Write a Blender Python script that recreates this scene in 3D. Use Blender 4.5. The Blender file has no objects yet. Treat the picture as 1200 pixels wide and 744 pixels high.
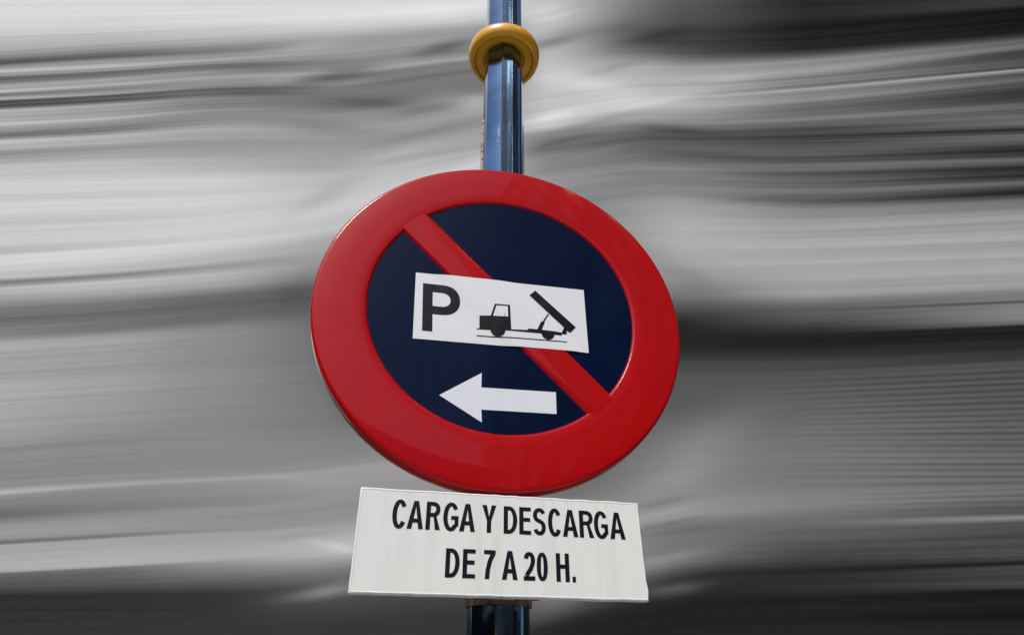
import bpy, bmesh, math, random
import numpy as np
from mathutils import Vector, Matrix
from mathutils.geometry import tessellate_polygon
random.seed(4); R_ = math.radians; PI = math.pi

# ------------------------------------------------------------------ scene, camera, light
S = bpy.context.scene
COL = S.collection
SIGN_Z = 2.30                       # height of the centre of the round sign
S.render.engine = 'CYCLES'
S.render.resolution_x, S.render.resolution_y = 1024, 634
PITCH, YAW = 0.54919, 0.19466
CAM = Vector((-0.15652, -0.85454, SIGN_Z - 0.5521))
cam_data = bpy.data.cameras.new('camera')
cam = bpy.data.objects.new('camera', cam_data)
COL.objects.link(cam)
cam.location = CAM
cam.rotation_euler = (PI/2 + PITCH, 0.0, -YAW)
cam_data.sensor_width = 36.0
cam_data.lens = 742.15/1200*36
cam_data.clip_start = 0.02
cam_data.clip_end = 200
S.camera = cam

SUN_EL, SUN_AZ = R_(52), R_(215)    # azimuth clockwise from +Y
world = bpy.data.worlds.new('World'); S.world = world
world.use_nodes = True
wn = world.node_tree; bg = wn.nodes['Background']
sky = wn.nodes.new('ShaderNodeTexSky')
sky.sky_type = 'NISHITA'; sky.sun_disc = False
sky.sun_elevation = SUN_EL; sky.sun_rotation = SUN_AZ
sky.air_density = 1.0; sky.dust_density = 1.5; sky.ozone_density = 1.5
wn.links.new(sky.outputs[0], bg.inputs[0]); bg.inputs[1].default_value = 0.10
sd = bpy.data.lights.new('sun', 'SUN'); sd.energy = 1.5; sd.angle = R_(14); sd.color = (1.0, .965, .92)
sun = bpy.data.objects.new('sun', sd); COL.objects.link(sun)
sdir = Vector((math.sin(SUN_AZ)*math.cos(SUN_EL), math.cos(SUN_AZ)*math.cos(SUN_EL), math.sin(SUN_EL)))
sun.rotation_euler = sdir.to_track_quat('Z', 'Y').to_euler(); sun.location = (0, -4, 8)
S.view_settings.view_transform = 'Standard'; S.view_settings.look = 'None'
S.view_settings.gamma = 1; S.view_settings.use_curve_mapping = False
S.view_settings.exposure = 0.94

# ------------------------------------------------------------------ helpers
def lin(c):
    c = c/255.0
    return np.where(c <= .04045, c/12.92, ((c+.055)/1.055)**2.4)

def material(name, color, rough=.5, metal=0.0, coat=0.0, coat_rough=.05, spec=.5, mottle=None, bump=None, streak=None):
    """mottle = (colour, scale, low, high), streak = vertical wear (colour, amount), bump = (scale, strength, distance)"""
    m = bpy.data.materials.new(name); m.use_nodes = True
    nt = m.node_tree; b = nt.nodes['Principled BSDF']; N = nt.nodes.new; K = nt.links.new
    b.inputs['Base Color'].default_value = (*color, 1)
    b.inputs['Roughness'].default_value = rough; b.inputs['Metallic'].default_value = metal
    b.inputs['Coat Weight'].default_value = coat; b.inputs['Coat Roughness'].default_value = coat_rough
    b.inputs['Specular IOR Level'].default_value = spec
    tc = N('ShaderNodeTexCoord'); last = None
    def mixin(fac, col):
        nonlocal last
        mx = N('ShaderNodeMix'); mx.data_type = 'RGBA'
        if last is None: mx.inputs[6].default_value = (*color, 1)
        else: K(last, mx.inputs[6])
        mx.inputs[7].default_value = (*col, 1)
        K(fac, mx.inputs[0]); last = mx.outputs[2]
    def noise(scale, lo, hi, stretch=(1, 1, 1), detail=5, top=1.0):
        mp = N('ShaderNodeMapping'); mp.inputs['Scale'].default_value = stretch
        K(tc.outputs['Object'], mp.inputs[0])
        n = N('ShaderNodeTexNoise'); n.inputs['Scale'].default_value = scale; n.inputs['Detail'].default_value = detail
        K(mp.outputs[0], n.inputs['Vector'])
        r = N('ShaderNodeMapRange'); r.inputs[1].default_value = lo; r.inputs[2].default_value = hi; r.inputs[4].default_value = top
        K(n.outputs[0], r.inputs[0]); return r.outputs[0]
    if mottle:
        for mt in (mottle if isinstance(mottle, list) else [mottle]):
            mixin(noise(mt[1], mt[2], mt[3], top=mt[4] if len(mt) > 4 else 1.0), mt[0])
    if streak: mixin(noise(60, .45, .8, (1, 1, .06), top=streak[1]), streak[0])
    if last is not None: K(last, b.inputs['Base Color'])
    if bump:
        n = N('ShaderNodeTexNoise'); n.inputs['Scale'].default_value = bump[0]; n.inputs['Detail'].default_value = 3
        K(tc.outputs['Object'], n.inputs['Vector'])
        bp = N('ShaderNodeBump'); bp.inputs['Strength'].default_value = bump[1]; bp.inputs['Distance'].default_value = bump[2]
        K(n.outputs[0], bp.inputs['Height']); K(bp.outputs[0], b.inputs['Normal'])
        if coat: K(bp.outputs[0], b.inputs['Coat Normal'])
    return m

def link(name, me, mat, parent=None):
    o = bpy.data.objects.new(name, me); COL.objects.link(o)
    if mat: me.materials.append(mat)
    if parent: o.parent = parent
    return o

def thing(name, label, cat, loc, rotz=0.0, group=None):
    o = bpy.data.objects.new(name, None); COL.objects.link(o)
    o.location = loc; o.rotation_euler = (0, 0, rotz); o.empty_display_size = .1
    o['label'] = label; o['category'] = cat
    if group: o['group'] = group
    return o

def mesh(name, verts, faces, mat, parent=None, smooth=False, angle=35):
    me = bpy.data.meshes.new(name); me.from_pydata([tuple(v) for v in verts], [], faces); me.validate()
    bm = bmesh.new(); bm.from_mesh(me)
    bmesh.ops.remove_doubles(bm, verts=bm.verts, dist=1e-6)
    bmesh.ops.recalc_face_normals(bm, faces=bm.faces)
    if smooth:
        for f in bm.faces: f.smooth = True
        for e in bm.edges:
            if len(e.link_faces) == 2 and e.calc_face_angle(0) > R_(angle): e.smooth = False
    bm.to_mesh(me); bm.free()
    return link(name, me, mat, parent)

def lathe(name, prof, mat, parent, seg=128, rfun=None, center=(0, 0, 0), axis='Y', closed=True, smooth=True, angle=35):
    """prof: list of (radius, depth along the axis)"""
    V, F = [], []; n = len(prof)
    for i in range(seg):
        a = 2*PI*i/seg
        for r, d in prof:
            rr = r*(rfun(a) if rfun else 1)
            x, y = rr*math.cos(a), rr*math.sin(a)
            V.append((center[0]+x, center[1]+d, center[2]+y) if axis == 'Y' else (center[0]+x, center[1]+y, center[2]+d))
    m = n if closed else n-1
    for i in range(seg):
        j = (i+1) % seg
        for k in range(m):
            l = (k+1) % n
            F.append((i*n+k, i*n+l, j*n+l, j*n+k))
    return mesh(name, V, F, mat, parent, smooth, angle)

def slab_data(polys, y0, y1, V, F):
    """polys: [outer, hole, ...] of (x, z); a solid between depths y0 (front) and y1 (back)"""
    flat = [p for pl in polys for p in pl]
    tris = tessellate_polygon([[Vector((x, z, 0)) for x, z in pl] for pl in polys])
    b = len(V); n = len(flat)
    V += [(x, y0, z) for x, z in flat] + [(x, y1, z) for x, z in flat]
    F += [tuple(b+i for i in t) for t in tris] + [tuple(b+n+i for i in reversed(t)) for t in tris]
    s = b
    for pl in polys:
        k = len(pl)
        F += [(s+i, s+(i+1) % k, s+(i+1) % k+n, s+i+n) for i in range(k)]
        s += k

def slab(name, groups, y0, y1, mat, parent):
    V, F = [], []
    for polys in groups: slab_data(polys, y0, y1, V, F)
    return mesh(name, V, F, mat, parent)

def box_data(V, F, x0, x1, y0, y1, z0, z1):
    b = len(V)
    V += [(x, y, z) for x in (x0, x1) for y in (y0, y1) for z in (z0, z1)]
    F += [tuple(b+i for i in f) for f in ((0,1,3,2),(4,6,7,5),(0,4,5,1),(2,3,7,6),(0,2,6,4),(1,5,7,3))]

def arc(cx, cz, rx, rz, a0, a1, n=10, e=2.0):
    out = []
    for i in range(n+1):
        a = R_(a0+(a1-a0)*i/n); c, s = math.cos(a), math.sin(a)
        out.append((cx+rx*math.copysign(abs(c)**(2/e), c), cz+rz*math.copysign(abs(s)**(2/e), s)))
    return out

# ------------------------------------------------------------------ letters, as outlines in metres
def ribbon(path, s, b):
    """a stroke of width s where it runs upright and b where it runs level"""
    A, B = [], []
    for i, (x, z) in enumerate(path):
        p, q = path[max(i-1, 0)], path[min(i+1, len(path)-1)]
        dx, dz = q[0]-p[0], q[1]-p[1]; l = math.hypot(dx, dz) or 1
        nx, nz = -dz/l, dx/l; w = math.sqrt((s*nx)**2+(b*nz)**2)/2
        A.append((x+nx*w, z+nz*w)); B.append((x-nx*w, z-nz*w))
    return A+B[::-1]

def glyph(c, w, h, s, b):
    """list of [outer, holes...]"""
    if c == 'A':
        k = s*1.08; yi = h*.80; inn = lambda y: k+(w/2-k)*y/yi
        c0, c1 = h*.225, h*.225+b
        return [[[(0,0),(w/2-s*.56,h),(w/2+s*.56,h),(w,0),(w-k,0),(w-inn(c0),c0),(inn(c0),c0),(k,0)],
                 [(inn(c1),c1),(w-inn(c1),c1),(w/2,yi)]]]
    if c in 'PR':
        zm = h*(.46 if c == 'R' else .36); cz = (h+zm)/2; rz = (h-zm)/2; rx = min(w*.5, rz*1.05); cx = w*(.96 if c == 'R' else 1)-rx
        bowl = arc(cx, cz, rx, rz, 90, -90, 14, 2.2)
        if c == 'R':
            bowl = arc(cx, cz, rx, rz, 90, -62, 14, 2.2)
            outer = [(0,0),(0,h)]+bowl+[(w,0),(w-s*1.15,0),(w*.52,zm),(s,zm),(s,0)]
        else: outer = [(0,0),(0,h)]+bowl+[(s,zm),(s,0)]
        hole = [(s,zm+b)]+[(s,h-b)]+arc(cx, cz, rx-s*.98, rz-b, 90, -90, 12, 2.2)
        return [[outer, hole]]
    if c == 'D':
        rx = w*.62; cx = w-rx
        return [[[(0,0),(0,h)]+arc(cx, h/2, rx, h/2, 90, -90, 20, 2.1), [(s,b),(s,h-b)]+arc(cx, h/2, rx-s, h/2-b, 90, -90, 20, 2.1)]]
    if c == '0':
        return [[arc(w/2, h/2, w/2, h/2, 0, 360, 32, 2.3)[:-1], arc(w/2, h/2, w/2-s*.97, h/2-b, 0, 360, 32, 2.3)[:-1]]]
    if c in 'CG':
        z = b*.15; path = arc(w/2, h/2, w/2-s/2, h/2-b/2+z, 36, 324 if c == 'C' else 318, 30, 2.05)
        path = [(x+(w*.02), y) for x, y in path]
        o = ribbon(path, s, b)
        if c == 'C': return [[o]]
        return [[o], [[(w*.53,h*.53),(w,h*.53),(w,h*.17),(w-s*.9,h*.13),(w-s*.9,h*.53-b),(w*.53,h*.53-b)]]]
    if c == 'S':
        r = h*.27
        p = arc(w/2, h-r, w/2-s/2, r-b/2, 20, 262, 16, 2.1)
        p2 = arc(w/2, r+h*.015, w/2-s/2, r-b/2+h*.015, 82, -160, 16, 2.1)
        return [[ribbon(p+p2, s*.97, b*1.02)]]
    if c == '2':
        p = arc(w/2, h*.70, w/2-s/2, h*.30-b/2, 165, -28, 14, 2.1)+[(w*.62,h*.40),(w*.36,h*.25),(s*.62,h*.135),(s*.5,b*1.0)]
        return [[ribbon(p, s, b)], [[(0,0),(w,0),(w,b*1.05),(0,b*1.05)]]]
    if c == '7':
        return [[[(0,h),(w,h),(w,h-b*.95),(w*.70,h*.6),(w*.53,h*.3),(w*.48,0),(w*.48-s,0),(w*.54-s,h*.32),(w*.70-s,h*.62),(w-s*1.2,h-b),(0,h-b)]]]
    if c == 'H':
        m = h*.53
        return [[[(0,0),(0,h),(s,h),(s,m+b/2),(w-s,m+b/2),(w-s,h),(w,h),(w,0),(w-s,0),(w-s,m-b/2),(s,m-b/2),(s,0)]]]
    if c == 'E':
        m = h*.54
        return [[[(0,0),(0,h),(w,h),(w,h-b),(s,h-b),(s,m+b/2),(w*.93,m+b/2),(w*.93,m-b/2),(s,m-b/2),(s,b),(w,b),(w,0)]]]
    if c == 'Y':
        k = s*1.1; m = h*.42
        return [[[(0,h),(k,h),(w/2,m+s*.95),(w-k,h),(w,h),(w/2+s/2,m),(w/2+s/2,0),(w/2-s/2,0),(w/2-s/2,m)]]]
    if c == '.': return [[[(0,0),(0,h),(w,h),(w,0)]]]

# ------------------------------------------------------------------ materials
red = material('red reflective enamel', (.44,.003,.004), .34, spec=.10, coat=.26, coat_rough=.05,
               mottle=[((.38,.004,.010), 6, .4, .75, .5), ((.54,.01,.02), 160, .62, .8, .25), ((.62,.20,.18), 380, .72, .77, .5)], streak=((.36,.002,.006), .35), bump=(9, .08, .004))
blue = material('dark blue reflective enamel', (.0011,.0060,.030), .32, spec=.08, coat=.07, coat_rough=.08,
                mottle=[((.003,.010,.038), 9, .45, .8), ((.05,.06,.075), 420, .70, .76, .5)], streak=((.001,.004,.020), .7), bump=(8, .08, .004))
lip_m = material('pale halo edge', (.62,.55,.48), .45, metal=.4)
steel = material('galvanised steel', (.36,.37,.38), .5, metal=.8, mottle=((.22,.21,.2), 25, .4, .7))
vinyl = material('white vinyl sticker', (.80,.81,.82), .42, coat=.1, mottle=((.75,.77,.79), 22, .5, .8, .7), bump=(14, .25, .002))
arrow_m = material('white arrow film', (.79,.80,.84), .42, streak=((.72,.74,.79), .5))
print_m = material('sun bleached black print', (.003,.004,.008), .5, spec=.2, mottle=((.026,.016,.008), 26, .52, .74, .8))
letter_m = material('black vinyl lettering', (.004,.004,.010), .5, spec=.25, mottle=((.010,.010,.022), 60, .5, .8, .6))
plate_m = material('white painted plate', (.84,.845,.80), .45, coat=.08, streak=((.70,.71,.67), .7),
                   mottle=[((.82,.83,.80), 5, .4, .7, .6), ((.30,.29,.25), 210, .73, .80, .8)], bump=(11, .12, .003))
rim_m = material('white painted rolled edge', (.82,.83,.81), .4, mottle=((.45,.38,.28), 70, .66, .8, .8))
grime = material('grimy underside', (.34,.30,.24), .7, mottle=((.05,.035,.02), 60, .40, .58))
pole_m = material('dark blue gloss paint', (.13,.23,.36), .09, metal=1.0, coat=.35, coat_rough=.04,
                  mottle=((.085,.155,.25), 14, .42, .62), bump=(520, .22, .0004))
ring_m = material('ochre yellow plastic', (.88,.44,.014), .32, coat=.3, mottle=[((.76,.34,.012), 18, .4, .7, .7), ((.05,.03,.015), 150, .72, .8, .9)])
dots_m = material('dirt specks and reflection line', (.03,.02,.012), .8, mottle=((.06,.04,.02), 40, .4, .6))
clamp_m = material('rusty clamp', (.16,.10,.06), .7, mottle=((.45,.36,.26), 60, .52, .66))
clamp2 = material('weathered beige strip', (.50,.44,.34), .7, mottle=((.16,.13,.10), 90, .50, .62))
pave = material('pavement slabs', (.34,.33,.31), .85, mottle=((.26,.25,.24), 3, .4, .7), bump=(40, .3, .004))

def add_patch(m, centre, radii, col, scale, amount, rough=None, stretch=(1, 1, 1), soft=.05):
    # a worn, dirty or flecked patch with a ragged, speckled outline at one place on a surface
    nt = m.node_tree; b = nt.nodes['Principled BSDF']; N = nt.nodes.new; K = nt.links.new
    tc = N('ShaderNodeTexCoord'); mp = N('ShaderNodeMapping'); mp.vector_type = 'TEXTURE'
    mp.inputs['Location'].default_value = centre; mp.inputs['Scale'].default_value = radii
    K(tc.outputs['Object'], mp.inputs[0])
    ln = N('ShaderNodeVectorMath'); ln.operation = 'LENGTH'; K(mp.outputs[0], ln.inputs[0])
    r = N('ShaderNodeMapRange'); r.inputs[1].default_value = 1.0; r.inputs[2].default_value = 0.0; r.inputs[3].default_value = -.5; r.inputs[4].default_value = amount
    r.clamp = False; K(ln.outputs['Value'], r.inputs[0])
    m2 = N('ShaderNodeMapping'); m2.inputs['Scale'].default_value = stretch; K(tc.outputs['Object'], m2.inputs[0])
    n = N('ShaderNodeTexNoise'); n.inputs['Scale'].default_value = scale; n.inputs['Detail'].default_value = 4; K(m2.outputs[0], n.inputs['Vector'])
    a = N('ShaderNodeMath'); a.operation = 'ADD'; K(n.outputs[0], a.inputs[0]); K(r.outputs[0], a.inputs[1])
    q = N('ShaderNodeMapRange'); q.inputs[1].default_value = .60; q.inputs[2].default_value = .60+soft; K(a.outputs[0], q.inputs[0])
    old = b.inputs['Base Color']
    mx = N('ShaderNodeMix'); mx.data_type = 'RGBA'; mx.inputs[7].default_value = (*col, 1); K(q.outputs[0], mx.inputs[0])
    if old.links: K(old.links[0].from_socket, mx.inputs[6])
    else: mx.inputs[6].default_value = old.default_value
    K(mx.outputs[2], b.inputs['Base Color'])
    if rough:
        ro = N('ShaderNodeMapRange'); ro.inputs[3].default_value = b.inputs['Roughness'].default_value; ro.inputs[4].default_value = rough
        K(q.outputs[0], ro.inputs[0]); K(ro.outputs[0], b.inputs['Roughness'])
add_patch(pole_m, (-.016, -.042, SIGN_Z+.43), (.008, .05, .12), (.85,.72,.50), 420, .17, stretch=(1, 1, .5))  # warm pale flecks down the post just above the round sign
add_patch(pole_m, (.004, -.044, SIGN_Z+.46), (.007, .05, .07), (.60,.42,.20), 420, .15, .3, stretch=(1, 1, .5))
for mm in (plate_m, rim_m):
    add_patch(mm, (.006, 0, -.437), (.085, .05, .010), (.06,.045,.03), 240, .22, soft=.12)
    add_patch(mm, (-.17, 0, -.42), (.06, .05, .03), (.50,.47,.40), 150, .0, soft=.2)
add_patch(red, (-.215, 0, .235), (.05, .05, .03), (.62,.42,.38), 320, -.02)
add_patch(red, (.02, 0, -.296), (.07, .05, .008), (.40,.22,.18), 300, .02)
add_patch(red, (-.10, 0, .285), (.12, .05, .012), (.62,.42,.38), 260, -.05)

LEFT_BANDS = [
    (-4.966, 9.538, 205, -3.973, 9.538, 205, -2.897, 9.538, 205, -1.655, 9.538, 212, -600),
    (-4.375, 5.139, 208, -3.5, 5.139, 208, -2.552, 5.139, 206, -1.458, 5.139, 208, 0),
    (-4.2, 4.724, 206, -3.368, 4.747, 206, -2.47, 4.804, 212, -1.425, 4.898, 220, 35),
    (-4.139, 4.579, 190, -3.33, 4.634, 192, -2.447, 4.713, 200, -1.413, 4.816, 210, 48),
    (-4.084, 4.448, 165, -3.296, 4.535, 170, -2.425, 4.623, 182, -1.399, 4.713, 188, 60),
    (-4.043, 4.352, 120, -3.263, 4.437, 125, -2.401, 4.524, 150, -1.386, 4.623, 160, 69),
    (-4.021, 4.3, 80, -3.242, 4.373, 90, -2.382, 4.448, 120, -1.377, 4.557, 150, 74),
    (-4.008, 4.269, 120, -3.231, 4.342, 130, -2.372, 4.405, 132, -1.37, 4.513, 150, 77),
    (-3.973, 4.187, 172, -3.196, 4.238, 165, -2.351, 4.321, 152, -1.358, 4.427, 150, 85),
    (-3.944, 4.116, 105, -3.175, 4.176, 110, -2.341, 4.279, 120, -1.343, 4.321, 132, 92),
    (-3.923, 4.066, 125, -3.158, 4.126, 125, -2.33, 4.238, 122, -1.34, 4.3, 125, 97),
    (-3.902, 4.017, 150, -3.145, 4.086, 150, -2.32, 4.197, 135, -1.336, 4.269, 128, 102),
    (-3.877, 3.958, 190, -3.125, 4.027, 175, -2.303, 4.126, 162, -1.323, 4.176, 160, 108),
    (-3.861, 3.92, 105, -3.108, 3.978, 120, -2.288, 4.066, 142, -1.315, 4.116, 118, 112),
    (-3.845, 3.882, 172, -3.092, 3.929, 150, -2.278, 4.027, 130, -1.306, 4.056, 120, 116),
    (-3.829, 3.844, 78, -3.082, 3.901, 90, -2.269, 3.988, 112, -1.298, 3.997, 112, 120),
    (-3.805, 3.787, 82, -3.063, 3.844, 85, -2.255, 3.929, 102, -1.291, 3.949, 116, 126),
    (-3.789, 3.75, 160, -3.05, 3.806, 150, -2.245, 3.891, 125, -1.284, 3.901, 115, 130),
    (-3.732, 3.614, 178, -3, 3.659, 165, -2.217, 3.778, 132, -1.266, 3.769, 116, 145),
    (-3.694, 3.525, 155, -2.976, 3.587, 152, -2.195, 3.686, 150, -1.255, 3.695, 148, 155),
    (-3.679, 3.49, 105, -2.961, 3.542, 115, -2.183, 3.641, 140, -1.249, 3.65, 140, 159),
    (-3.661, 3.446, 165, -2.946, 3.498, 152, -2.17, 3.587, 160, -1.238, 3.569, 152, 164),
    (-3.65, 3.42, 192, -2.938, 3.472, 182, -2.157, 3.534, 165, -1.23, 3.516, 155, 167),
    (-3.625, 3.361, 170, -2.917, 3.412, 168, -2.144, 3.481, 158, -1.223, 3.464, 152, 174),
    (-3.604, 3.31, 150, -2.903, 3.369, 155, -2.131, 3.429, 155, -1.215, 3.412, 150, 180),
    (-3.576, 3.244, 168, -2.877, 3.294, 168, -2.106, 3.327, 160, -1.199, 3.294, 162, 188),
    (-3.534, 3.146, 196, -2.838, 3.179, 192, -2.074, 3.195, 178, -1.183, 3.179, 162, 200),
    (-3.484, 3.027, 204, -2.795, 3.051, 204, -2.042, 3.067, 203, -1.171, 3.098, 182, 215),
    (-3.267, 2.514, 203, -2.626, 2.548, 204, -1.928, 2.604, 208, -1.128, 2.792, 203, 285),
    (-3.236, 2.439, 186, -2.605, 2.486, 198, -1.913, 2.541, 205, -1.112, 2.675, 192, 296),
    (-3.225, 2.412, 214, -2.598, 2.466, 214, -1.908, 2.521, 212, -1.106, 2.633, 196, 300),
    (-3.174, 2.293, 206, -2.557, 2.346, 205, -1.881, 2.412, 192, -1.096, 2.562, 172, 318),
    (-3.153, 2.242, 190, -2.535, 2.28, 182, -1.868, 2.359, 180, -1.086, 2.493, 165, 326),
    (-3.139, 2.21, 118, -2.526, 2.255, 125, -1.86, 2.326, 150, -1.077, 2.425, 158, 331),
    (-3.121, 2.166, 192, -2.511, 2.21, 198, -1.845, 2.267, 185, -1.067, 2.359, 146, 338),
    (-3.089, 2.091, 165, -2.482, 2.122, 168, -1.825, 2.185, 165, -1.053, 2.255, 118, 350),
    (-3.056, 2.012, 128, -2.457, 2.048, 125, -1.807, 2.11, 112, -1.042, 2.178, 94, 363),
    (-3.028, 1.947, 116, -2.434, 1.982, 114, -1.793, 2.054, 104, -1.032, 2.11, 90, 374),
    (-2.977, 1.825, 138, -2.395, 1.865, 122, -1.765, 1.941, 110, -1.021, 2.03, 95, 395),
    (-2.948, 1.757, 186, -2.372, 1.796, 178, -1.743, 1.853, 150, -1.004, 1.911, 110, 407),
    (-2.929, 1.712, 170, -2.358, 1.757, 165, -1.734, 1.813, 145, -0.992, 1.825, 115, 415),
    (-2.839, 1.498, 175, -2.283, 1.534, 165, -1.675, 1.577, 145, -0.965, 1.63, 116, 455),
    (-2.713, 1.2, 165, -2.182, 1.234, 152, -1.6, 1.272, 140, -0.915, 1.272, 126, 515),
    (-2.693, 1.153, 145, -2.172, 1.205, 140, -1.591, 1.234, 140, -0.906, 1.214, 130, 525),
    (-2.607, 0.95, 145, -2.098, 0.985, 145, -1.536, 1.012, 144, -0.882, 1.038, 145, 570),
    (-2.594, 0.919, 188, -2.089, 0.958, 172, -1.531, 0.989, 165, -0.878, 1.012, 160, 577),
    (-2.584, 0.893, 150, -2.08, 0.932, 145, -1.525, 0.967, 150, -0.874, 0.985, 160, 583),
    (-2.548, 0.808, 108, -2.047, 0.834, 125, -1.5, 0.863, 135, -0.86, 0.885, 150, 603),
    (-2.535, 0.779, 132, -2.038, 0.808, 142, -1.492, 0.834, 150, -0.857, 0.863, 150, 610),
    (-2.522, 0.746, 165, -2.026, 0.771, 160, -1.484, 0.8, 150, -0.851, 0.821, 145, 618),
    (-2.501, 0.698, 158, -2.01, 0.726, 156, -1.473, 0.754, 150, -0.844, 0.771, 150, 630),
    (-2.491, 0.673, 112, -2.002, 0.702, 120, -1.468, 0.734, 148, -0.841, 0.75, 152, 636),
    (-2.486, 0.661, 172, -1.998, 0.689, 170, -1.465, 0.722, 165, -0.837, 0.718, 165, 639),
    (-2.436, 0.544, 182, -1.957, 0.567, 184, -1.435, 0.598, 180, -0.827, 0.65, 185, 669),
    (-2.432, 0.533, 105, -1.953, 0.556, 112, -1.432, 0.587, 150, -0.82, 0.598, 188, 672),
    (-2.403, 0.465, 78, -1.925, 0.473, 82, -1.409, 0.495, 95, -0.809, 0.525, 130, 690),
    (-2.392, 0.439, 50, -1.915, 0.443, 50, -1.398, 0.45, 55, -0.799, 0.45, 88, 697),
    (-2.321, 0.271, 58, -1.857, 0.271, 58, -1.354, 0.271, 58, -0.774, 0.271, 58, 744),
    (-2.242, -1.917, 58, -1.793, -1.917, 58, -1.308, -1.917, 58, -0.747, -1.917, 58, 1400),
]
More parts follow.
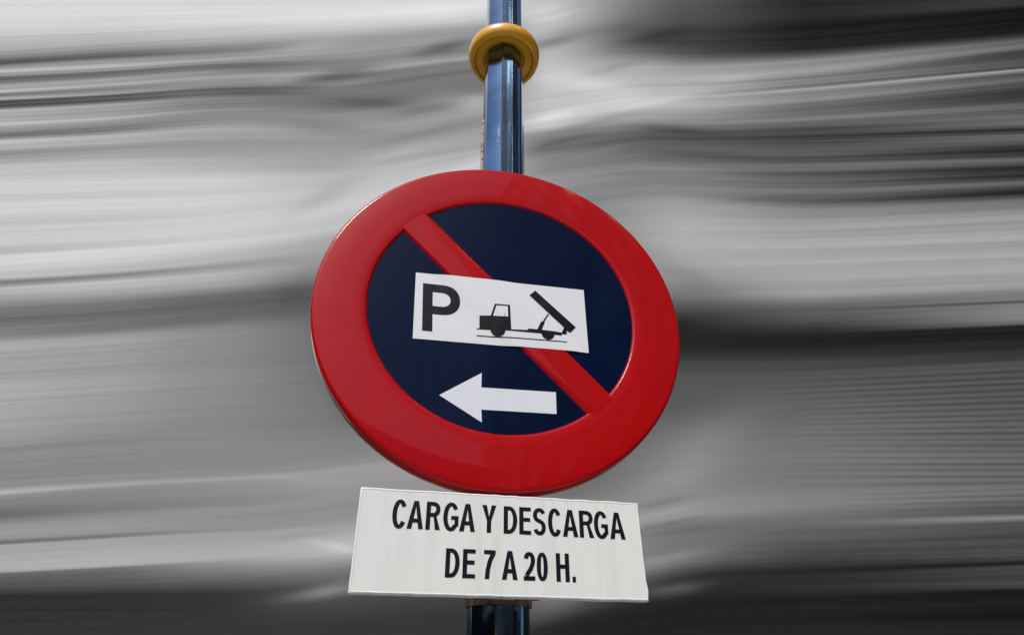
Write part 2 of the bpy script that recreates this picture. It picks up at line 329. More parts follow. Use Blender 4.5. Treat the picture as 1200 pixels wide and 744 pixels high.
RIGHT_BANDS = [
    (0.331, 9.538, 190, 1.655, 9.538, 70, 2.897, 9.538, 50, 4.966, 9.538, 60, -600),
    (0.292, 5.139, 190, 1.458, 5.139, 92, 2.552, 5.139, 46, 4.407, 5.213, 60, -6),
    (0.284, 4.874, 192, 1.411, 4.804, 78, 2.487, 4.874, 45, 4.344, 5.065, 62, 6),
    (0.281, 4.758, 185, 1.395, 4.69, 66, 2.456, 4.747, 28, 4.319, 5.005, 26, 11),
    (0.277, 4.601, 182, 1.373, 4.535, 62, 2.417, 4.59, 34, 4.254, 4.851, 26, 24),
    (0.273, 4.47, 184, 1.355, 4.405, 78, 2.387, 4.47, 42, 4.186, 4.69, 36, 38),
    (0.27, 4.384, 188, 1.343, 4.321, 110, 2.366, 4.384, 85, 4.162, 4.634, 60, 43),
    (0.268, 4.289, 190, 1.332, 4.238, 150, 2.351, 4.321, 135, 4.139, 4.579, 104, 48),
    (0.264, 4.156, 186, 1.315, 4.116, 170, 2.33, 4.238, 142, 4.111, 4.513, 112, 54),
    (0.262, 4.076, 186, 1.308, 4.066, 170, 2.31, 4.156, 138, 4.084, 4.448, 72, 60),
    (0.26, 4.017, 188, 1.298, 3.997, 172, 2.296, 4.096, 120, 4.03, 4.321, 82, 72),
    (0.257, 3.92, 188, 1.287, 3.92, 175, 2.281, 4.037, 125, 3.999, 4.248, 92, 79),
    (0.256, 3.882, 190, 1.282, 3.882, 175, 2.269, 3.988, 168, 3.986, 4.217, 170, 82),
    (0.255, 3.844, 190, 1.276, 3.844, 172, 2.257, 3.939, 120, 3.965, 4.166, 72, 87),
    (0.254, 3.787, 195, 1.263, 3.75, 165, 2.229, 3.825, 118, 3.918, 4.056, 96, 98),
    (0.252, 3.732, 200, 1.25, 3.659, 150, 2.206, 3.732, 110, 3.861, 3.92, 60, 112),
    (0.251, 3.677, 150, 1.24, 3.587, 122, 2.183, 3.641, 108, 3.797, 3.769, 92, 128),
    (0.248, 3.587, 122, 1.229, 3.507, 92, 2.161, 3.551, 80, 3.739, 3.632, 120, 143),
    (0.246, 3.498, 110, 1.222, 3.455, 76, 2.144, 3.481, 62, 3.705, 3.551, 48, 152),
    (0.243, 3.412, 120, 1.215, 3.412, 92, 2.129, 3.42, 76, 3.676, 3.481, 112, 160),
    (0.241, 3.344, 130, 1.201, 3.31, 100, 2.1, 3.302, 84, 3.632, 3.378, 48, 172),
    (0.239, 3.26, 140, 1.184, 3.187, 112, 2.072, 3.187, 96, 3.576, 3.244, 84, 188),
    (0.237, 3.179, 150, 1.172, 3.106, 120, 2.048, 3.09, 92, 3.538, 3.154, 52, 199),
    (0.234, 3.098, 142, 1.164, 3.043, 128, 2.029, 3.012, 112, 3.511, 3.09, 62, 207),
    (0.232, 3.035, 138, 1.156, 2.988, 132, 2.011, 2.942, 112, 3.484, 3.027, 104, 215),
    (0.231, 2.973, 132, 1.144, 2.904, 146, 1.985, 2.836, 108, 3.445, 2.934, 52, 227),
    (0.229, 2.912, 130, 1.135, 2.836, 158, 1.969, 2.77, 132, 3.416, 2.866, 112, 236),
    (0.225, 2.762, 120, 1.112, 2.675, 170, 1.946, 2.675, 150, 3.372, 2.762, 142, 250),
    (0.221, 2.618, 112, 1.086, 2.493, 175, 1.901, 2.493, 170, 3.288, 2.562, 166, 278),
    (0.215, 2.412, 105, 1.064, 2.332, 168, 1.868, 2.359, 170, 3.225, 2.412, 166, 300),
    (0.209, 2.216, 100, 1.049, 2.229, 150, 1.841, 2.248, 165, 3.18, 2.306, 166, 316),
    (0.206, 2.091, 90, 1.034, 2.122, 122, 1.81, 2.122, 160, 3.131, 2.191, 162, 334),
    (0.204, 2.018, 82, 1.023, 2.042, 92, 1.791, 2.048, 116, 3.105, 2.128, 132, 344),
    (0.203, 1.994, 76, 1.019, 2.018, 80, 1.785, 2.024, 100, 3.087, 2.085, 128, 351),
    (0.203, 1.982, 70, 1.017, 2, 72, 1.781, 2.006, 88, 3.081, 2.073, 74, 353),
    (0.202, 1.964, 60, 1.014, 1.976, 62, 1.777, 1.988, 95, 3.074, 2.054, 125, 356),
    (0.201, 1.923, 50, 1.006, 1.923, 50, 1.765, 1.941, 84, 3.053, 2.006, 134, 364),
    (0.2, 1.876, 45, 0.999, 1.876, 44, 1.753, 1.894, 64, 3.028, 1.947, 130, 374),
    (0.199, 1.842, 42, 0.995, 1.842, 40, 1.745, 1.859, 46, 3.016, 1.917, 104, 379),
    (0.198, 1.807, 42, 0.991, 1.819, 38, 1.739, 1.836, 38, 3.008, 1.9, 38, 382),
    (0.196, 1.74, 45, 0.98, 1.74, 42, 1.718, 1.751, 38, 2.965, 1.796, 38, 400),
    (0.194, 1.657, 65, 0.969, 1.657, 70, 1.695, 1.657, 68, 2.936, 1.729, 50, 412),
    (0.191, 1.577, 80, 0.957, 1.577, 84, 1.678, 1.587, 80, 2.904, 1.652, 76, 426),
    (0.186, 1.371, 85, 0.928, 1.371, 95, 1.637, 1.421, 100, 2.828, 1.472, 88, 460),
    (0.18, 1.177, 95, 0.901, 1.177, 125, 1.577, 1.177, 116, 2.703, 1.177, 96, 520),
    (0.175, 0.994, 115, 0.875, 0.994, 132, 1.532, 0.994, 120, 2.626, 0.994, 106, 560),
    (0.172, 0.885, 150, 0.858, 0.872, 145, 1.509, 0.902, 132, 2.604, 0.941, 116, 572),
    (0.17, 0.821, 162, 0.849, 0.804, 150, 1.497, 0.85, 130, 2.575, 0.872, 100, 588),
    (0.169, 0.771, 165, 0.843, 0.767, 122, 1.483, 0.796, 112, 2.553, 0.821, 82, 600),
    (0.168, 0.746, 165, 0.84, 0.742, 112, 1.476, 0.767, 112, 2.542, 0.796, 152, 606),
    (0.167, 0.722, 160, 0.836, 0.714, 122, 1.467, 0.73, 96, 2.534, 0.775, 90, 611),
    (0.166, 0.677, 160, 0.832, 0.685, 116, 1.461, 0.706, 95, 2.522, 0.746, 74, 618),
    (0.164, 0.618, 155, 0.825, 0.638, 118, 1.449, 0.657, 84, 2.494, 0.681, 82, 634),
    (0.163, 0.56, 150, 0.82, 0.598, 112, 1.439, 0.618, 78, 2.476, 0.638, 90, 645),
    (0.162, 0.522, 130, 0.814, 0.56, 78, 1.43, 0.579, 62, 2.461, 0.602, 78, 654),
    (0.16, 0.465, 95, 0.811, 0.537, 50, 1.423, 0.552, 44, 2.453, 0.583, 38, 659),
    (0.159, 0.428, 60, 0.804, 0.488, 45, 1.413, 0.51, 48, 2.444, 0.564, 76, 664),
    (0.159, 0.406, 42, 0.8, 0.458, 38, 1.404, 0.473, 50, 2.406, 0.473, 64, 688),
    (0.158, 0.377, 38, 0.794, 0.414, 34, 1.393, 0.428, 34, 2.403, 0.465, 27, 690),
    (0.155, 0.271, 40, 0.774, 0.271, 38, 1.354, 0.271, 38, 2.321, 0.271, 35, 744),
    (0.149, -1.917, 40, 0.747, -1.917, 38, 1.308, -1.917, 38, 2.242, -1.917, 35, 1400),
]
SMEARS = [
    (-1.308, 4.166, 0.297, 0.071, 12.2, -38),
    (-0.547, 4.491, 0.308, 0.076, 21.6, -45),
    (-1.998, 4.238, 0.4, 0.062, 0, -18),
    (-1.939, 3.958, 0.452, 0.078, -4.5, -15),
    (-1.019, 3.825, 0.382, 0.075, -5.9, -22),
    (-0.633, 3.769, 0.316, 0.065, 20.1, -16),
    (-1.643, 4.502, 0.274, 0.065, 9.5, 18),
    (-0.81, 4.363, 0.304, 0.085, 15.4, 16),
    (-1.303, 4.037, 0.293, 0.059, 9, 14),
    (-1.771, 4.096, 0.197, 0.05, 7.6, 18),
    (-0.515, 3.92, 0.193, 0.077, 11.9, 12),
    (-0.287, 3.844, 0.16, 0.095, 7.4, 25),
    (-0.434, 3.596, 0.372, 0.045, 17, -14),
    (-0.792, 3.438, 0.488, 0.043, 16.7, -10),
    (-0.359, 3.269, 0.359, 0.066, 20.4, -12),
    (-0.839, 3.294, 0.36, 0.05, 19.1, 14),
    (-0.571, 4.921, 0.428, 0.189, 0, 8),
    (-1.361, 3.569, 0.371, 0.071, -7.2, -18),
    (0.273, 4.993, 0.216, 0.072, 24.1, 14),
    (0.356, 4.898, 0.285, 0.035, 22.4, 14),
    (0.31, 4.557, 0.31, 0.077, 23.2, -45),
    (0.349, 4.69, 0.279, 0.045, 23.5, -10),
    (0.619, 4.037, 0.117, 0.375, 80, 22),
    (0.395, 4.136, 0.198, 0.151, 15.1, 4),
    (0.861, 3.844, 0.383, 0.085, 7.4, 25),
    (1.075, 4.321, 0.403, 0.105, 18.3, 12),
    (1.107, 4.612, 0.346, 0.089, 18.9, -22),
    (0.799, 4.238, 0.266, 0.051, 18.2, -22),
    (0.84, 4.724, 0.35, 0.159, 19.1, -18),
    (1.173, 3.551, 0.309, 0.044, -7.1, -22),
    (0.314, 3.704, 0.251, 0.055, 20, 28),
    (0.624, 3.641, 0.312, 0.045, 17.1, -18),
    (0.495, 3.569, 0.371, 0.053, 19.7, -10),
    (0.304, 3.412, 0.365, 0.034, 19.4, -16),
    (0.602, 3.327, 0.301, 0.034, 16.5, 12),
    (0.239, 3.269, 0.239, 0.05, 19.1, 12),
    (1.151, 3.863, 0.32, 0.038, 17.5, 14),
    (1.709, 4.116, 0.197, 0.04, 7.6, 12),
    (1.067, 1.224, 0.408, 0.124, 33.4, 12),
    (0.832, 0.994, 0.306, 0.071, 15.2, 12),
    (0.728, 0.863, 0.171, 0.017, 11.9, -16),
    (0.766, 0.821, 0.213, 0.017, 11.9, 10),
    (0.802, 0.771, 0.211, 0.012, 11.8, -14),
    (0.738, 0.598, 0.246, 0.031, 11.4, 22),
    (0.761, 0.465, 0.18, 0.034, 7.4, 40),
    (-0.918, 0.447, 0.2, 0.03, 9.3, 32),
    (-0.821, 0.465, 0.16, 0.037, 11.2, 25),
    (-0.849, 0.657, 0.145, 0.02, -11.5, 20),
    (-1.044, 0.706, 0.167, 0.016, 4.8, -10),
    (0.954, 1.911, 0.151, 0.047, 0, -8),
    (1.056, 2.28, 0.106, 0.259, 60, -14),
    (-1.324, 2.153, 0.13, 0.125, 70, -8),
    (-1.26, 2.912, 0.286, 0.076, 37.5, -16),
    (-1.005, 1.577, 0.067, 0.319, 22, -18),
    (-1.138, 0.994, 0.263, 0.018, -5.1, 8),
    (1.178, 3.146, 0.412, 0.048, -6.8, 12),
    (1.379, 3.294, 0.48, 0.042, -4.2, -15),
    (1.714, 2.896, 0.457, 0.023, 6.6, -6),
]

# ------------------------------------------------------------------ the setting
bk_m = material('streaked grey print', (.4,.4,.4), .95, spec=0.0)
nt = bk_m.node_tree
at = nt.nodes.new('ShaderNodeVertexColor'); at.layer_name = 'print'
nt.links.new(at.outputs['Color'], nt.nodes['Principled BSDF'].inputs['Base Color'])

def noise1(s, seed, scale):
    rs = np.random.RandomState(seed); t = rs.uniform(-1, 1, 4096)
    u = s/scale+1000; i = np.floor(u).astype(int); f = u-i; f = f*f*(3-2*f)
    return t[i % 4096]*(1-f)+t[(i+1) % 4096]*f

def side(bands, X, Z, seed):
    """grey printed at (X, Z) metres and the running number of the streak there; X is a column value"""
    A = np.array(bands); n = 4
    zs, gs = [], []
    for r in A:
        xi, zi, gi = r[0:12:3], r[1:12:3], r[2:12:3]
        xc = min(max(X, xi[0]), xi[-1]); z = 0
        for o_, w_ in ((-.36, .15), (-.18, .22), (0, .26), (.18, .22), (.36, .15)):
            x_ = X+o_; c_ = min(max(x_, xi[0]), xi[-1]); e_ = (zi[1]-zi[0])/(xi[1]-xi[0]) if x_ < c_ else (zi[-1]-zi[-2])/(xi[-1]-xi[-2])
            z += w_*(np.interp(c_, xi, zi)+(x_-c_)*e_)
        j = int(np.clip(np.searchsorted(xi, xc)-1, 0, 2)); u = (xc-xi[j])/(xi[j+1]-xi[j]); u = u*.5+.5*u*u*(3-2*u)
        zs.append(z); gs.append(gi[j]+(gi[j+1]-gi[j])*u)
    zs = np.minimum.accumulate(np.array(zs)-np.arange(len(zs))*1e-5); gs = np.array(gs)
    o = np.argsort(zs)
    g = np.interp(Z, zs[o], gs[o]); s = np.interp(Z, zs[o], A[:, 12][o])
    return g, s

BACK_D, CAM_Z = 3.2, CAM.z
fwd = Vector((math.sin(YAW), math.cos(YAW), 0))
def smooth(a, b, x): t = np.clip((x-a)/(b-a), 0, 1); return t*t*(3-2*t)
def backdrop():
    xs = np.concatenate([np.linspace(-14, -4.6, 20), np.linspace(-4.5, 4.5, 181), np.linspace(4.6, 14, 20)])
    zs = np.concatenate([np.linspace(-CAM_Z+.002, .1, 50), np.linspace(.11, 2.3, 560), np.linspace(2.306, 5.4, 500), np.linspace(5.45, 11, 60)])
    G = np.zeros((len(xs), len(zs)))
    for i, X in enumerate(xs):
        high = smooth(2.1, 2.9, zs)*(1-.8*smooth(4.1, 4.7, zs)); low = smooth(1.5, 1.0, zs)
        bl, br = max(0, X+1.35), max(0, 1.05-X)
        gl, sl = side(LEFT_BANDS, X, zs-high*.24*bl*bl/(bl+.3)-low*.10*bl*bl/(bl+.3), 1)
        gr, sr = side(RIGHT_BANDS, X, zs+high*.26*br*br/(br+.3)+low*.16*br*br/(br+.3), 2)
        al = .35+1.0*smooth(-1.0, -3.2, X); ar = .35+1.0*smooth(.9, 2.6, X)
        gl = gl+al*((1+1.2*smooth(60, 75, sl)*smooth(200, 170, sl))*(3.8*noise1(sl, 3, 2.6)+3.0*noise1(sl+X*.8, 4, 6)+3.4*noise1(sl, 15, 1.3))+3*noise1(sl, 5, 19))
        busy = 1+2.2*smooth(330, 200, sr)*smooth(40, 70, sr)+1.0*smooth(600, 640, sr)*smooth(700, 650, sr)
        gr = gr+ar*(busy*(2.6*noise1(sr, 6, 2.4)+3.6*noise1(sr+X*.8, 7, 6))+3*noise1(sr, 8, 19)+1.6*busy*noise1(sr, 16, 1.3))
        rib = (.5+.5*np.cos(2*PI*sr/7.25))**2.2
        gr = gr-19*rib*smooth(1.15, 2.4, X)*smooth(414, 440, sr)*smooth(606, 585, sr)+5*smooth(1.15, 2.4, X)*smooth(414, 440, sr)*smooth(606, 585, sr)
        k = smooth(-.25, .30, X) if True else 0
        G[i] = gl*(1-k)+gr*k
    XX, ZZ = np.meshgrid(xs, zs, indexing='ij')
    for x, z, l, w, a, d in SMEARS:
        c, s = math.cos(R_(a)), math.sin(R_(a)); u = (XX-x)*c+(ZZ-z)*s; v = -(XX-x)*s+(ZZ-z)*c
        G += d*np.exp(-(u/l)**2*1.2-(v/w)**2*1.2)
    rs = np.random.RandomState(9)
    G += rs.uniform(-1.2, 1.2, G.shape)
    alb = np.clip(lin(np.clip(G, 8, 250))*PRINT, .004, .85)
    nx, nz = len(xs), len(zs)
    V = np.stack([XX, np.zeros_like(XX), ZZ+CAM_Z], -1).reshape(-1, 3)
    me = bpy.data.meshes.new('backdrop')
    I = (np.arange(nx-1)[:, None]*nz+np.arange(nz-1)[None]).ravel()
    F = np.stack([I, I+nz, I+nz+1, I+1], 1)
    me.vertices.add(len(V)); me.vertices.foreach_set('co', V.ravel().astype(np.float32))
    me.loops.add(F.size); me.loops.foreach_set('vertex_index', F.ravel().astype(np.int32))
    me.polygons.add(len(F)); me.polygons.foreach_set('loop_start', np.arange(0, F.size, 4, dtype=np.int32))
    me.update(calc_edges=True)
    ca = me.color_attributes.new('print', 'FLOAT_COLOR', 'POINT')
    c = np.ones((len(V), 4), np.float32); c[:, :3] = alb.reshape(-1, 1)*np.array([1.015, 1.0, .972])
    ca.data.foreach_set('color', c.ravel())
    o = link('backdrop', me, bk_m)
    p = CAM+fwd*BACK_D
    o.location = (p.x, p.y, 0); o.rotation_euler = (0, 0, -YAW); o['kind'] = 'structure'
PRINT = 1.03
backdrop()
gv, gf = [], []
box_data(gv, gf, -50, 30, -40, 30, -.1, 0)
pv = mesh('pavement', gv, gf, pave); pv['kind'] = 'structure'

# ------------------------------------------------------------------ the post
PX, PY, PR = .0067, .070, .0428
post = thing('sign_post', 'glossy dark blue metal post rising behind the round sign', 'post', (PX, PY, 0))
def post_shaft():
    # tube with facets shaped to split its reflections; the dark reflection line is added
    a0 = math.degrees(math.atan2(CAM.x-PX, PY-CAM.y))   # the dark line's bearing, from -Y towards +X
    angs = [-162, -126, -90, -54, 27, 62, 98, 134, 170]
    ring = []
    for a in angs: ring += [(a-2.2, 1.0), (a+2.2, 1.0)]
    ring += [(-3.0, 1.0)]
    ring.sort()
    # close up arcs between the facets so that the outline stays round
    V, F = [], []; zs = [-.25, 4.6]
    pts = [(PR*r*math.sin(R_(a+a0)), -PR*r*math.cos(R_(a+a0))) for a, r in ring]
    n = len(pts)
    for z in zs: V += [(x, y, z) for x, y in pts]
    F = [(i, (i+1) % n, (i+1) % n+n, i+n) for i in range(n)]+[tuple(range(n)), tuple(range(n, 2*n))]
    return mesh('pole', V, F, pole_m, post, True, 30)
post_shaft()
a0 = math.atan2(CAM.x-PX, PY-CAM.y); V, F = [], []
for a in (-5.6, -1.6):
    for rr in (PR*.97, PR*1.004):
        for z in (-.2, 4.6): V.append((rr*math.sin(R_(a)+a0), -rr*math.cos(R_(a)+a0), z))
F = [(0,1,3,2),(4,6,7,5),(0,4,5,1),(2,3,7,6),(0,2,6,4),(1,5,7,3)]
mesh('reflection_line', V, F, dots_m, post)  # dark matt strip added in place of a dark line in the reflections

collar = thing('pole_collar', 'ochre yellow plastic ring clamped round the post above the round sign', 'collar ring', (PX, PY, SIGN_Z+.728))
prof = [(.0665,-.0135),(.0680,-.0185),(.0705,-.0195),(.0745,-.0180),(.0785,-.0130),(.0812,-.005),(.0820,.003),(.0808,.011),(.0765,.017),(.0690,.0190),(.0490,.0190),(.0470,.016),(.0470,-.0065),(.0485,-.0085),(.0650,-.0105)]
lathe('ring', prof, ring_m, collar, 96, axis='Z', angle=40)
lathe('inner_sleeve', [(PR*.9,-.0030),(.0469,-.0062),(.0469,.012),(PR*.9,.012)], ring_m, collar, 64, axis='Z')
V, F = [], []
rd = random.Random(7)
for i in range(26):
    a = R_(-90+(i-13)*7.5+rd.uniform(-1.5, 1.5)); r = .0648; s = rd.uniform(.0006, .0012)
    c = Vector((r*math.cos(a), r*math.sin(a), -.0122)); b = len(V)
    for k in range(6):
        t = k*PI/3; V.append((c.x+s*math.cos(t), c.y+s*math.sin(t), c.z+.0012))
    for k in range(6):
        t = k*PI/3; V.append((c.x+s*.8*math.cos(t), c.y+s*.8*math.sin(t), c.z-.0012))
    F += [(b+k, b+(k+1) % 6, b+(k+1) % 6+6, b+k+6) for k in range(6)]+[tuple(b+6+k for k in range(6)), tuple(b+k for k in range(6))]
mesh('studs', V, F, dots_m, collar)

# ------------------------------------------------------------------ the round sign
RIN, ROUT, DEP = .2190, .3000, .0030
oval = lambda a: 1-.0045*math.sin(2*a)*-1
sign = thing('round_traffic_sign', 'round no parking sign with red border and slash over dark blue, white sticker and arrow', 'traffic sign', (0, 0, SIGN_Z))
disc_prof = [(.0001, DEP), (RIN+.004, DEP), (RIN+.004, DEP+.0015), (.0001, DEP+.0015)]
lathe('sign_face', disc_prof, blue, sign, 160, oval)
bp = [(RIN-.0012,DEP+.0006),(RIN-.0010,DEP-.0003),(RIN+.0002,DEP*.55),(RIN+.0014,DEP*.16),(RIN+.003,0),(RIN+.02,-.0003),(.26,-.0004),(.2953,-.0003),(.2981,.0001),(.3001,.0010),(.3013,.0026),(ROUT+.0018,.0048),(ROUT+.0018,.012),(ROUT+.0018,.026),(.2975,.026),(.2975,.012),(.292,.0058),(RIN+.003,DEP+.004),(RIN-.0006,DEP+.004)]
lathe('border_ring', bp, red, sign, 224, oval, angle=50)
lathe('halo_lip', [(.2972,.0262),(.3026,.0262),(.3028,.0285),(.2972,.0285)], lip_m, sign, 160, oval)  # thin pale ring added for the light fringe round the sign
lathe('back_plate', [(.0001,.0225),(.2970,.0225),(.2970,.0240),(.0001,.0240)], steel, sign, 96, oval)
# the diagonal bar: runs from upper left to lower right, its ends follow the border's curve
def ringpt(t, r):
    return (r*oval(t)*math.cos(t), r*oval(t)*math.sin(t))
upA, upB = math.atan2(.1732,-.1371), math.atan2(-.1428,.1716)
loA, loB = math.atan2(.1322,-.1746), math.atan2(-.1776,.1309)
def bar():
    # cross profile from the lower-left side to the upper-right side: (fraction, depth)
    N = 14; rows = []
    d = Vector((1, -1.02)).normalized(); n = Vector((1.02, 1)).normalized()
    halfs = []
    prof = [(0, DEP+.0004), (.018, DEP*.75), (.06, DEP*.15), (.10, -.0002), (.5, -.00035), (.90, -.0002), (.94, DEP*.15), (.982, DEP*.75), (1, DEP+.0004)]
    rr = RIN+.0070
    V, F = [], []
    for f, dep in prof:
        ta = loA+(upA-loA)*f; tb = loB+(upB-loB)*f
        p, q = ringpt(ta, rr), ringpt(tb, rr)
        for k in range(N+1):
            u = k/N; V.append((p[0]+(q[0]-p[0])*u, dep, p[1]+(q[1]-p[1])*u))
    m = N+1
    for i in range(len(prof)-1):
        for k in range(N): F.append((i*m+k, i*m+k+1, (i+1)*m+k+1, (i+1)*m+k))
    # back side
    b = len(V); L = len(prof)-1
    V += [V[0], V[N], V[L*m+N], V[L*m]]
    V[b:] = [(v[0], DEP+.001, v[2]) for v in V[b:]]
    F.append((b, b+1, b+2, b+3))
    return mesh('diagonal_bar', V, F, red, sign, True, 60)
bar()
ARROW = [(-0.0965,-0.1636),(-0.0343,-0.1215),(-0.0344,-0.1457),(0.0809,-0.1433),(0.0808,-0.179),(-0.0335,-0.1813),(-0.0322,-0.2013)]
slab('arrow', [[ARROW]], DEP-.0004, DEP+.0003, arrow_m, sign)
STK = [(-0.1473,0.0493),(0.1369,0.0516),(0.138,-0.0697),(-0.1425,-0.0734)]
def drape_depth(x, z):
    d = abs(x*1.0+z*.981+.0030)/1.401-.0275                     # distance outside the bar's edge
    u = min(max(d/.026, 0), 1); return (DEP-.0004)*u*u*(3-2*u)
def drape(o):
    bm = bmesh.new(); bm.from_mesh(o.data); bmesh.ops.triangulate(bm, faces=bm.faces)
    for _ in range(5):
        es = [e for e in bm.edges if e.calc_length() > .0045]
        if not es: break
        bmesh.ops.subdivide_edges(bm, edges=es, cuts=1, use_grid_fill=False); bmesh.ops.triangulate(bm, faces=[f for f in bm.faces if len(f.verts) > 3])
    for v in bm.verts: v.co.y += drape_depth(v.co.x, v.co.z)
    bm.to_mesh(o.data); bm.free(); return o
V, F = [], []; nu, nv = 100, 44
for dy in (-.0006, -.0001):
    for i in range(nu+1):
        for j in range(nv+1):
            u, v = i/nu, j/nv; a = Vector(STK[0]).lerp(Vector(STK[1]), u); b = Vector(STK[3]).lerp(Vector(STK[2]), u); c = a.lerp(b, v)
            V.append((c.x, dy+drape_depth(c.x, c.y), c.y))
m = nv+1; n = (nu+1)*m
for i in range(nu):
    for j in range(nv):
        q = (i*m+j, (i+1)*m+j, (i+1)*m+j+1, i*m+j+1); F += [q, tuple(n+k for k in reversed(q))]
edge = [i*m for i in range(nu+1)]+[nu*m+j for j in range(1, m)]+[i*m+nv for i in range(nu-1, -1, -1)]+[j for j in range(nv-1, 0, -1)]
F += [(edge[k], edge[(k+1) % len(edge)], edge[(k+1) % len(edge)]+n, edge[k]+n) for k in range(len(edge))]
stk = mesh('parking_sticker', V, F, vinyl, sign, True, 50)
F0, F1 = -.0009, -.0005
def place(polys, x, z, shear=0.0):
    return [[(x+px+shear*pz, z+pz) for px, pz in pl] for pl in polys]
drape(slab('letter', [place(g, -.1295, -.0582, -.055) for g in glyph('P', .0600, .0880, .0158, .0150)], F0, F1, print_m, stk))
TRUCK = [(-0.0447,-0.0446),(-0.0402,-0.0441),(-0.0408,-0.0214),(-0.023,-0.0201),(-0.0166,0.0032),(0.0086,0.004),(0.0105,-0.0416),(0.0379,-0.04),(0.038,-0.037),(0.0533,-0.0368),(0.0593,-0.0233),(0.0613,-0.0202),(0.0628,-0.0207),(0.0722,-0.0036),(0.0740,-0.0048),(0.0651,-0.022),(0.0661,-0.0236),(0.0642,-0.027),(0.0605,-0.037),(0.0955,-0.0374),(0.0975,-0.0330),(0.1028,-0.0333),(0.1028,-0.0398),(0.094,-0.0405),(0.0939,-0.0435),(0.0596,-0.0439),(0.0101,-0.0443),(-0.0447,-0.0463)]
WIN = [(-0.014,0.0008),(0.0048,0.0018),(0.0056,-0.0185),(-0.0195,-0.0198)]
BED = [(0.0419,0.0287),(0.0518,0.0392),(0.1186,-0.0241),(0.1089,-0.0355),(0.1028,-0.0323),(0.0995,-0.0275)]
LINE = [(-0.0444,-0.057),(0.1023,-0.054),(0.1022,-0.0557),(-0.0443,-0.0588)]
drape(slab('truck_body', [[TRUCK, WIN]], F0, F1, print_m, stk))
drape(slab('tipping_bed', [[BED], [[(0.0945,-0.0372),(0.0985,-0.0275),(0.1025,-0.0300),(0.1025,-0.0370)]]], F0-.0003, F1-.0003, print_m, stk))
drape(slab('wheel', [[arc(-.0108,-.0443,.0118,.0118,0,360,32)[:-1]]], F0-.0003, F1-.0003, print_m, stk))
drape(slab('wheel', [[arc(.0705,-.0428,.0107,.0110,180,360,20)]], F0-.0003, F1-.0003, print_m, stk))
drape(slab('road_line', [[LINE]], F0, F1, print_m, stk))
drape(slab('gear_lever', [[[(-.0005,-.0186),(.0005,-.0186),(.0003,-.0135),(-.0003,-.0135)]]], F0, F1, print_m, stk))

# ------------------------------------------------------------------ the plate
plate = thing('supplementary_plate', 'white rectangular plate with black lettering fixed under the round sign', 'sign plate', (0, 0, SIGN_Z))
QC = [(-.1917,-.3052),(.1948,-.3062),(.1962,-.4352),(-.1918,-.4358)]     # corners, clockwise from upper left
def plate_body():
    # outline with small dents; rings from the panel over the rolled edge and back along the flange
    rd = random.Random(12); out = []
    per = []
    for i in range(4):
        a, b = Vector(QC[i]), Vector(QC[(i+1) % 4]); L = (b-a).length; n = max(6, int(L/.012))
        nrm = Vector((-(b-a).y, (b-a).x)).normalized()
        for k in range(n):
            u = k/n; w = rd.uniform(-.00035, .00035)*(0 if k == 0 else 1)
            if i == 1 and .84 < u < .97: w += .0016
            if i == 3 and u > .9: w += -.0006
            if i == 3 and u < .05 and k: w += .001
            per.append(((a+(b-a)*u)+nrm*w, nrm, k == 0))
    c = Vector((0.002, -.3706)); n = len(per); rings = []
    rows = [(.0034, .0004), (.0026, .0001), (.0018, -.0001), (.0011, .0002), (.0004, .0009), (.0000, .0022), (.0000, .0120), (.0030, .0135)]
    V, F = [], []
    for off, dep in rows:
        for p, nrm, cor in per:
            q = p-c; q = Vector((q.x*(1-off/.194), q.y*(1-off/.065)))+c
            V.append((q.x, dep, q.y))
    for r in range(len(rows)-1):
        F += [(r*n+i, r*n+(i+1) % n, (r+1)*n+(i+1) % n, (r+1)*n+i) for i in range(n)]
    rim = mesh('rolled_edge', V, F, rim_m, plate, True, 50)
    inner = [(V[i][0], V[i][2]) for i in range(n)]
    inner = [((x-c.x)*1.001+c.x, (z-c.y)*1.001+c.y) for x, z in inner]
    slab('panel', [[inner]], .00035, .0016, plate_m, plate)
plate_body()
ROW1 = [('C',-.1478,-.1298),('A',-.1278,-.1072),('R',-.1035,-.0850),('G',-.0812,-.0611),('A',-.0591,-.0387),('Y',-.0290,-.0104),
        ('D',.0006,.0185),('E',.0220,.0375),('S',.0410,.0581),('C',.0616,.0800),('A',.0823,.1033),('R',.1062,.1258),('G',.1268,.1464),('A',.1495,.1708)]
ROW2 = [('D',-.0748,-.0572),('E',-.0526,-.0368),('7',-.0252,-.0105),('A',-.0013,.0188),('2',.0274,.0422),('0',.0450,.0592),('H',.0712,.0885),('.',.0929,.0968)]
for row, top, base, tilt in ((ROW1, -.3208, -.3568, -.0055), (ROW2, -.3789, -.4142, -.0040)):
    for ch, x0, x1 in row:
        z = base+tilt*(x0+.0)*1.0; h = .0068 if ch == '.' else top-base
        slab('letter', [place(g, x0, z) for g in glyph(ch, x1-x0+.0006, h, .0057, .0050)], -.0001, .0006, letter_m, plate)
for z0, z1 in ((-.4350, -.4250), (-.345, -.330)):
    V, F = [], []; box_data(V, F, -.042, .052, .0142, .026, z0, z1); mesh('bracket', V, F, grime, plate)
lathe('clamp', [(PR+.0006,-.4395),(PR+.0030,-.4395),(PR+.0030,-.4180),(PR+.0006,-.4180)], clamp_m, plate, 64, center=(PX, PY, 0), axis='Z')
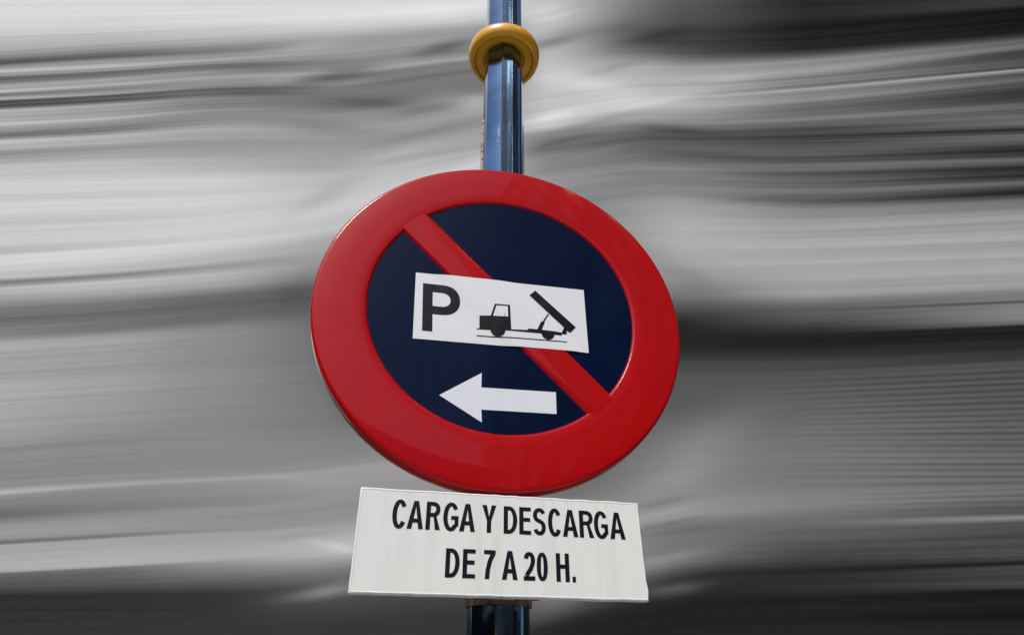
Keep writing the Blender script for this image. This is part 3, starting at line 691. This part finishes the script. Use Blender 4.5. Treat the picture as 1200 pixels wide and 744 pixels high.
for sx in (-.022, .030):
    lathe('bolt', [(.0001,-.4415),(.0045,-.4410),(.0052,-.4385),(.0052,-.4352),(.0001,-.4352)], clamp_m, plate, 6, center=(sx, .022, 0), axis='Z', smooth=False)
for z0, z1 in ((.080, .105), (-.125, -.100)):
    V, F = [], []; box_data(V, F, -.05, .063, .0245, .0275, z0, z1); mesh('bracket', V, F, steel, sign)
V, F = [], []; box_data(V, F, PX-PR-.0022, PX+PR+.0026, PY+.004, PY+.010, .30, .515); mesh('rear_strip', V, F, clamp2, sign)
for z in (.092, -.112):
    lathe('clamp', [(PR+.0006,z-.012),(PR+.0030,z-.012),(PR+.0030,z+.012),(PR+.0006,z+.012)], steel, sign, 64, center=(PX, PY, 0), axis='Z')

# ------------------------------------------------------------------ unseen street behind the camera, buildings added to darken reflections in the gloss paint
brick = material('dark brick', (.055,.040,.034), .85, mottle=((.05,.035,.03), 2, .4, .7))
trim = material('stone trim', (.10,.095,.09), .8)
glass = material('dark window glass', (.01,.012,.015), .12)
def facade(name, label, loc, rotz, width, height, nx, nz):
    b = thing(name, label, 'building', loc, rotz)
    xs = [width*(i+.5)/nx for i in range(nx)]; ww, wh = width/nx*.42, height/nz*.52
    V, F = [], []
    box_data(V, F, 0, width, .15, 3.0, 0, height)
    mesh('wall', V, F, brick, b)
    V, F = [], []; box_data(V, F, -.15, width+.15, -.12, 3.1, height+.002, height+.35); mesh('cornice', V, F, trim, b)
    for k in range(nz):
        z = height*(k+.28)/nz
        for x in xs:
            V, F = [], []; box_data(V, F, x-ww/2-.08, x+ww/2+.08, .06, .148, z-.08, z+wh+.08)
            w = mesh('window', V, F, trim, b)
            V, F = [], []; box_data(V, F, x-ww/2, x+ww/2, .04, .058, z, z+wh); mesh('pane', V, F, glass, w)
facade('unseen_building', 'tall unseen dark brick building at the right behind the camera, there for reflections', (3.5, -.6, 0), -PI/2, 24, 20, 8, 6)
facade('unseen_building', 'low unseen dark brick terrace added behind the camera for dark reflections', (1.8, -12, 0), PI, 44, 5.2, 16, 2)
facade('unseen_building', 'low unseen dark brick building added at the left for dark reflections', (-6, -26, 0), PI/2, 29, 5.4, 9, 2)
